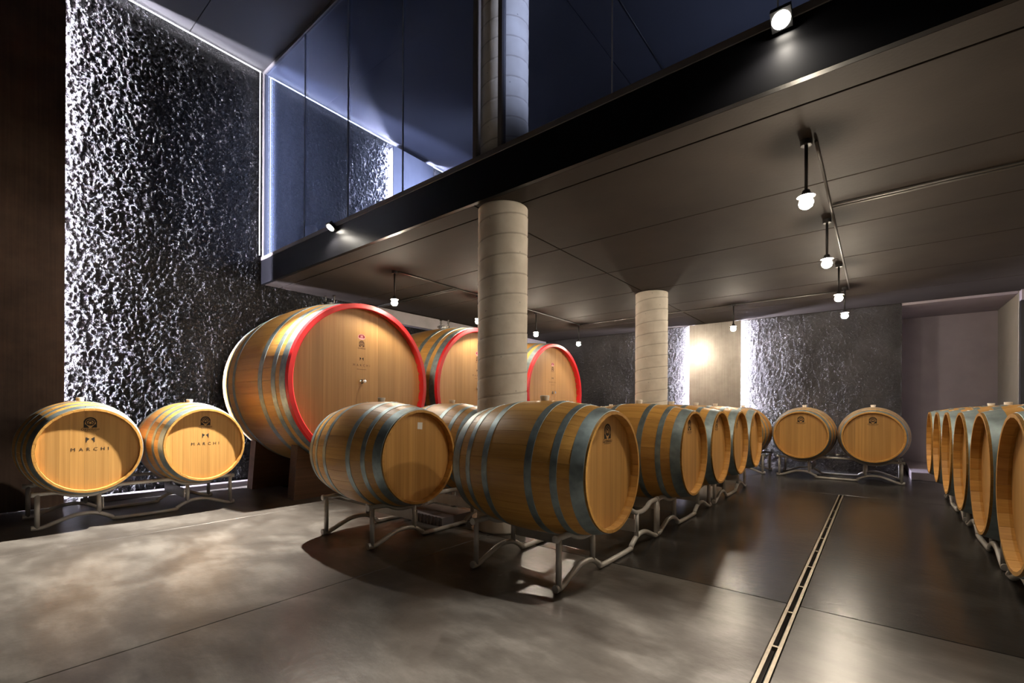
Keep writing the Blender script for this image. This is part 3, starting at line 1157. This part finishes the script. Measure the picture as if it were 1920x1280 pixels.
ME['c_emblem'] = print_mesh('emblem', arch_emblem(0.95), CPX, M['brownink'], 0, 0.525)
ME['c_script'] = print_text('lettering', 'Garbellotto', 0.03, CPX, M['brownink'], 0, 0.455, 0.95, 0.3, 0.115)
ME['c_logo'] = print_mesh('logo', m_logo(0.95), CPX, M['ink'], 0, 0.325)
ME['c_marchi'] = letters('MARCHI', 0.042, CPX, M['brownink'], 0.228, 0.25)
ME['c_under'] = print_mesh('underline', [[(-0.072, 0.187), (0.072, 0.187), (0.072, 0.191), (-0.072, 0.191)]], CPX, M['brownink'])


def oval(rx, ry, y0=-9, n=24):
    return [[(rx * math.cos(2 * PI * k / n), max(ry * math.sin(2 * PI * k / n), y0)) for k in range(n)]]


ME['c_badge'] = print_mesh('badge', oval(0.055, 0.036), CPX, M['pinkprint'], 0, 0.612)
ME['c_badge_red'] = print_mesh('badge_field', oval(0.047, 0.030, -0.016), CPX + 0.0006, M['redprint'], 0, 0.614)
ME['c_badge_fig'] = print_mesh('badge_figure', [[(-0.016, -0.014), (-0.006, -0.014), (-0.006, 0.022), (-0.016, 0.018)],
                                                [(0.006, -0.014), (0.016, -0.014), (0.016, 0.018), (0.006, 0.022)],
                                                [(-0.008, 0.0), (0.008, 0.0), (0.008, 0.008), (-0.008, 0.008)]], CPX + 0.0012, M['pinkprint'], 0, 0.614)
ME['tap'] = lathe('tap', [(0.030, 0), (0.030, 0.010), (0.014, 0.014), (0.014, 0.05), (0.022, 0.055), (0.022, 0.075), (0, 0.078)], M['chrome'], 18, 'X')
ME['tap_lever'] = tube('lever', [(0.062, 0, 0.012), (0.062, 0, 0.04)], 0.006, M['chrome'], 8)
ME['flange'] = lathe('bung_fitting', [(0.095, -0.01), (0.095, 0.05), (0.115, 0.052), (0.115, 0.066), (0.05, 0.070), (0.03, 0.085), (0, 0.085)], M['chrome'], 28)
ME['valve'] = lathe('valve', [(0.012, 0), (0.012, 0.05), (0.022, 0.055), (0.022, 0.075), (0.014, 0.08), (0.014, 0.105), (0.024, 0.11), (0.02, 0.125), (0, 0.127)], M['chrome'], 14)


def cask(label, y, turn):
    o = thing('wine_cask', label, 'cask', (CXC, y, CZA), 0, 'big red-rimmed casks')
    for k in range(CN):
        s = link('stave', ME['c_stave'], o)
        s.rotation_euler = (2 * PI * k / CN + turn, 0, 0)
    for b in ME['c_boards']:
        link('head_board', b, o)
    link('rear_head', ME['c_rear'], o)
    for h in ME['c_hoops']:
        link('hoop', h, o)
    link('red_rim', ME['c_rim'], o)['label'] = 'bright red painted rim'
    for n, k in (('emblem', 'c_emblem'), ('lettering', 'c_script'), ('logo', 'c_logo'), ('underline', 'c_under')):
        link(n, ME[k], o)
    for l in ME['c_marchi']:
        link('letter', l, o)
    b = link('badge', ME['c_badge'], o)
    link('badge_field', ME['c_badge_red'], b)
    link('badge_figure', ME['c_badge_fig'], b)
    t = link('tap', ME['tap'], o, (C_HEADX, 0, 0.03))
    t['label'] = 'small chrome tap on the head'
    link('lever', ME['tap_lever'], t)
    fl_ = link('bung_fitting', ME['flange'], o, (0, 0, CB_))
    for dx, dy in ((-0.07, 0.0), (0.06, 0.06)):
        link('valve', ME['valve'], fl_, (dx, dy, 0.066))
    return o


def saddle_mesh(xa, xb):
    """beam with a curved top that fits the cask; profile in Y-Z"""
    um = max(abs(xa), abs(xb)) if xa * xb > 0 else 0
    r = cp(min(abs(xa), abs(xb))) + 0.004
    hw = 0.76
    top = [(-hw + 2 * hw * k / 20) for k in range(21)]
    loop = [(-hw - 0.05, 0), (hw + 0.05, 0)] + [(q, CZA - math.sqrt(r * r - q * q)) for q in reversed(top)]
    n = len(loop)
    v = [(xa, q, z) for q, z in loop] + [(xb, q, z) for q, z in loop]
    f = [tuple(range(n)), tuple(range(2 * n - 1, n - 1, -1))] + [(i, i + n, (i + 1) % n + n, (i + 1) % n) for i in range(n)]
    me = mesh('saddle', v, f, M['beam'])
    bm = bmesh.new()
    bm.from_mesh(me)
    bmesh.ops.recalc_face_normals(bm, faces=bm.faces[:])
    bm.to_mesh(me)
    bm.free()
    return me


ME['saddle_f'] = saddle_mesh(0.50, 0.66)
ME['saddle_r'] = saddle_mesh(-0.66, -0.50)
ME['saddle_beam'] = boxmesh('tie_beam', (-0.50, 0.50, -0.09, 0.09, 0.05, 0.22), M['beam'], 0.006)
CASKS = [(3.485, 'big red-rimmed oak cask nearest the camera, behind the stickered barrel', 'dark wooden cradle under the nearest red-rimmed cask'),
         (5.74, 'middle red-rimmed oak cask, partly covered by the thick column', 'dark wooden cradle under the middle red-rimmed cask'),
         (8.05, 'farthest red-rimmed oak cask, seen right of the thick column', 'dark wooden cradle under the farthest red-rimmed cask')]
for i, (y, lb, lb2) in enumerate(CASKS):
    cask(lb, y, 0.03 * i)
    cr = thing('cask_cradle', lb2, 'cradle', (CXC, y, 0.0004), 0, 'cradles under the casks')
    link('saddle', ME['saddle_f'], cr)
    link('saddle', ME['saddle_r'], cr)
    link('tie_beam', ME['saddle_beam'], cr)

# ------------------------------------------------------------------ lamps under the slab
BZ = 2.525
ME['lamp_rod'] = tube('rod', [(0, 0, 0), (0, 0, SZ - BZ - 0.075)], 0.011, M['black'], 10)
ME['lamp_shade'] = lathe('shade', [(0.0, 0.078), (0.022, 0.078), (0.028, 0.055), (0.05, 0.045), (0.055, 0.036), (0.0, 0.034)], M['black'], 20)
ME['lamp_bulb'] = lathe('bulb', [(0.0, 0.0335), (0.020, 0.033), (0.038, 0.016), (0.044, -0.008), (0.037, -0.030), (0.019, -0.044), (0, -0.047)], M['bulb'], 16)
ME['lamp_box'] = lathe('ceiling_box', [(0.0, -0.035), (0.032, -0.035), (0.036, -0.03), (0.036, 0), (0, 0)], M['black'], 16)
lampd = [(-0.382, 3.74, 'nearest pendant lamp of the line above the drain aisle'),
         (-0.382, 5.41, 'second pendant lamp from the camera above the drain aisle'),
         (-0.382, 7.16, 'third pendant lamp from the camera above the drain aisle'),
         (-0.382, 8.53, 'farthest pendant lamp of the line above the drain aisle'),
         (-1.94, 8.72, 'pendant lamp hanging before the brushed steel wall panel'),
         (-3.42, 8.72, 'pendant lamp hidden behind the farther column, left of the steel panel'),
         (-5.0, 3.84, 'pendant lamp above the nearest red-rimmed cask'),
         (-5.0, 5.50, 'pendant lamp above the middle cask, hidden at the column edge'),
         (-5.0, 7.13, 'pendant lamp above the farthest cask, just right of the thick column'),
         (-5.0, 8.73, 'pendant lamp in the far corner beyond the farthest cask')]
for x, y, lb in lampd:
    o = thing('pendant_lamp', lb, 'lamp', (x, y, BZ), 0, 'pendant lamps under the slab')
    link('rod', ME['lamp_rod'], o, (0, 0, 0.075))
    link('ceiling_box', ME['lamp_box'], o, (0, 0, SZ - BZ - 0.0005))
    s = link('shade', ME['lamp_shade'], o)
    link('bulb', ME['lamp_bulb'], o)


def conduit(label, pts, clips=()):
    o = tag(link('conduit', tube('conduit', pts, 0.0095, M['conduit'], 8)), label, 'conduit')
    return o


cz = SZ - 0.013
conduit('steel conduit on the slab along the drain-aisle lamps', [(-0.33, 3.76, cz), (-0.33, 8.60, cz)])
conduit('steel conduit on the slab along the lamps over the casks', [(-4.95, 3.86, cz), (-4.95, 8.80, cz)])
conduit('steel conduit crossing the slab at the far end between the lamp lines', [(-4.935, 8.72, cz), (-0.345, 8.72, cz)])
conduit('front one of two parallel conduits running right from the aisle lamps', [(-0.318, 5.03, cz), (RX - 0.002, 5.03, cz)])
conduit('rear one of two parallel conduits running right from the aisle lamps', [(-0.318, 5.085, cz), (RX - 0.002, 5.085, cz)])
conduit('front one of two parallel conduits running left from the cask lamps', [(-4.963, 4.94, cz), (WX + 0.23, 4.94, cz)])
conduit('rear one of two parallel conduits running left from the cask lamps', [(-4.963, 5.0, cz), (WX + 0.23, 5.0, cz)])
conduit('thin bright cable on the high ceiling behind the glass, right of the column', [(-2.444, 3.3, CZ - 0.013), (-2.444, 9.8, CZ - 0.013)])

# ------------------------------------------------------------------ floodlights on the fascia
for i, ((fx, fe), lb) in enumerate(zip(FLOODS, ('small floodlight on the black fascia left, below the glass room',
                                              'dazzling floodlight on the black fascia at top right, nearest the camera'))):
    o = thing('floodlight', lb, 'floodlight', (fx, FLOOD_Y, FLOOD_Z), 0, 'floodlights on the black fascia')
    h = bpy.data.objects.new('housing', None)
    v, f = boxes((-0.052, 0.052, -0.050, 0.050, 0.0, 0.045))
    hm = mesh('housing', v, f, M['black'])
    h = link('housing', hm, o)
    dirv = Vector((0, -0.56, -0.83)).normalized()
    h.rotation_euler = (-dirv).to_track_quat('Z', 'X').to_euler()
    link('lens', lathe('lens', [(0, -0.010), (0.030, -0.008), (0.045, -0.001)], M['lens'], 24), h)
    link('bracket', tube('bracket', [(0, 0.02, 0.03), (0, 0.03, 0.05), (0, FY - 0.031 - FLOOD_Y, 0.02)], 0.010, M['black'], 8), o)

# small white vessel behind the glass
tag(link('white_cylinder', lathe('white_cylinder', [(0, 0), (0.075, 0), (0.078, 0.01), (0.078, 0.265), (0.072, 0.27), (0.068, 0.26), (0.0, 0.2)], M['white'], 28),
         None, (-6.06, 3.24, SZ2 - 0.0095)), 'small white cylinder standing just behind the glass near the left floodlight', 'pot')
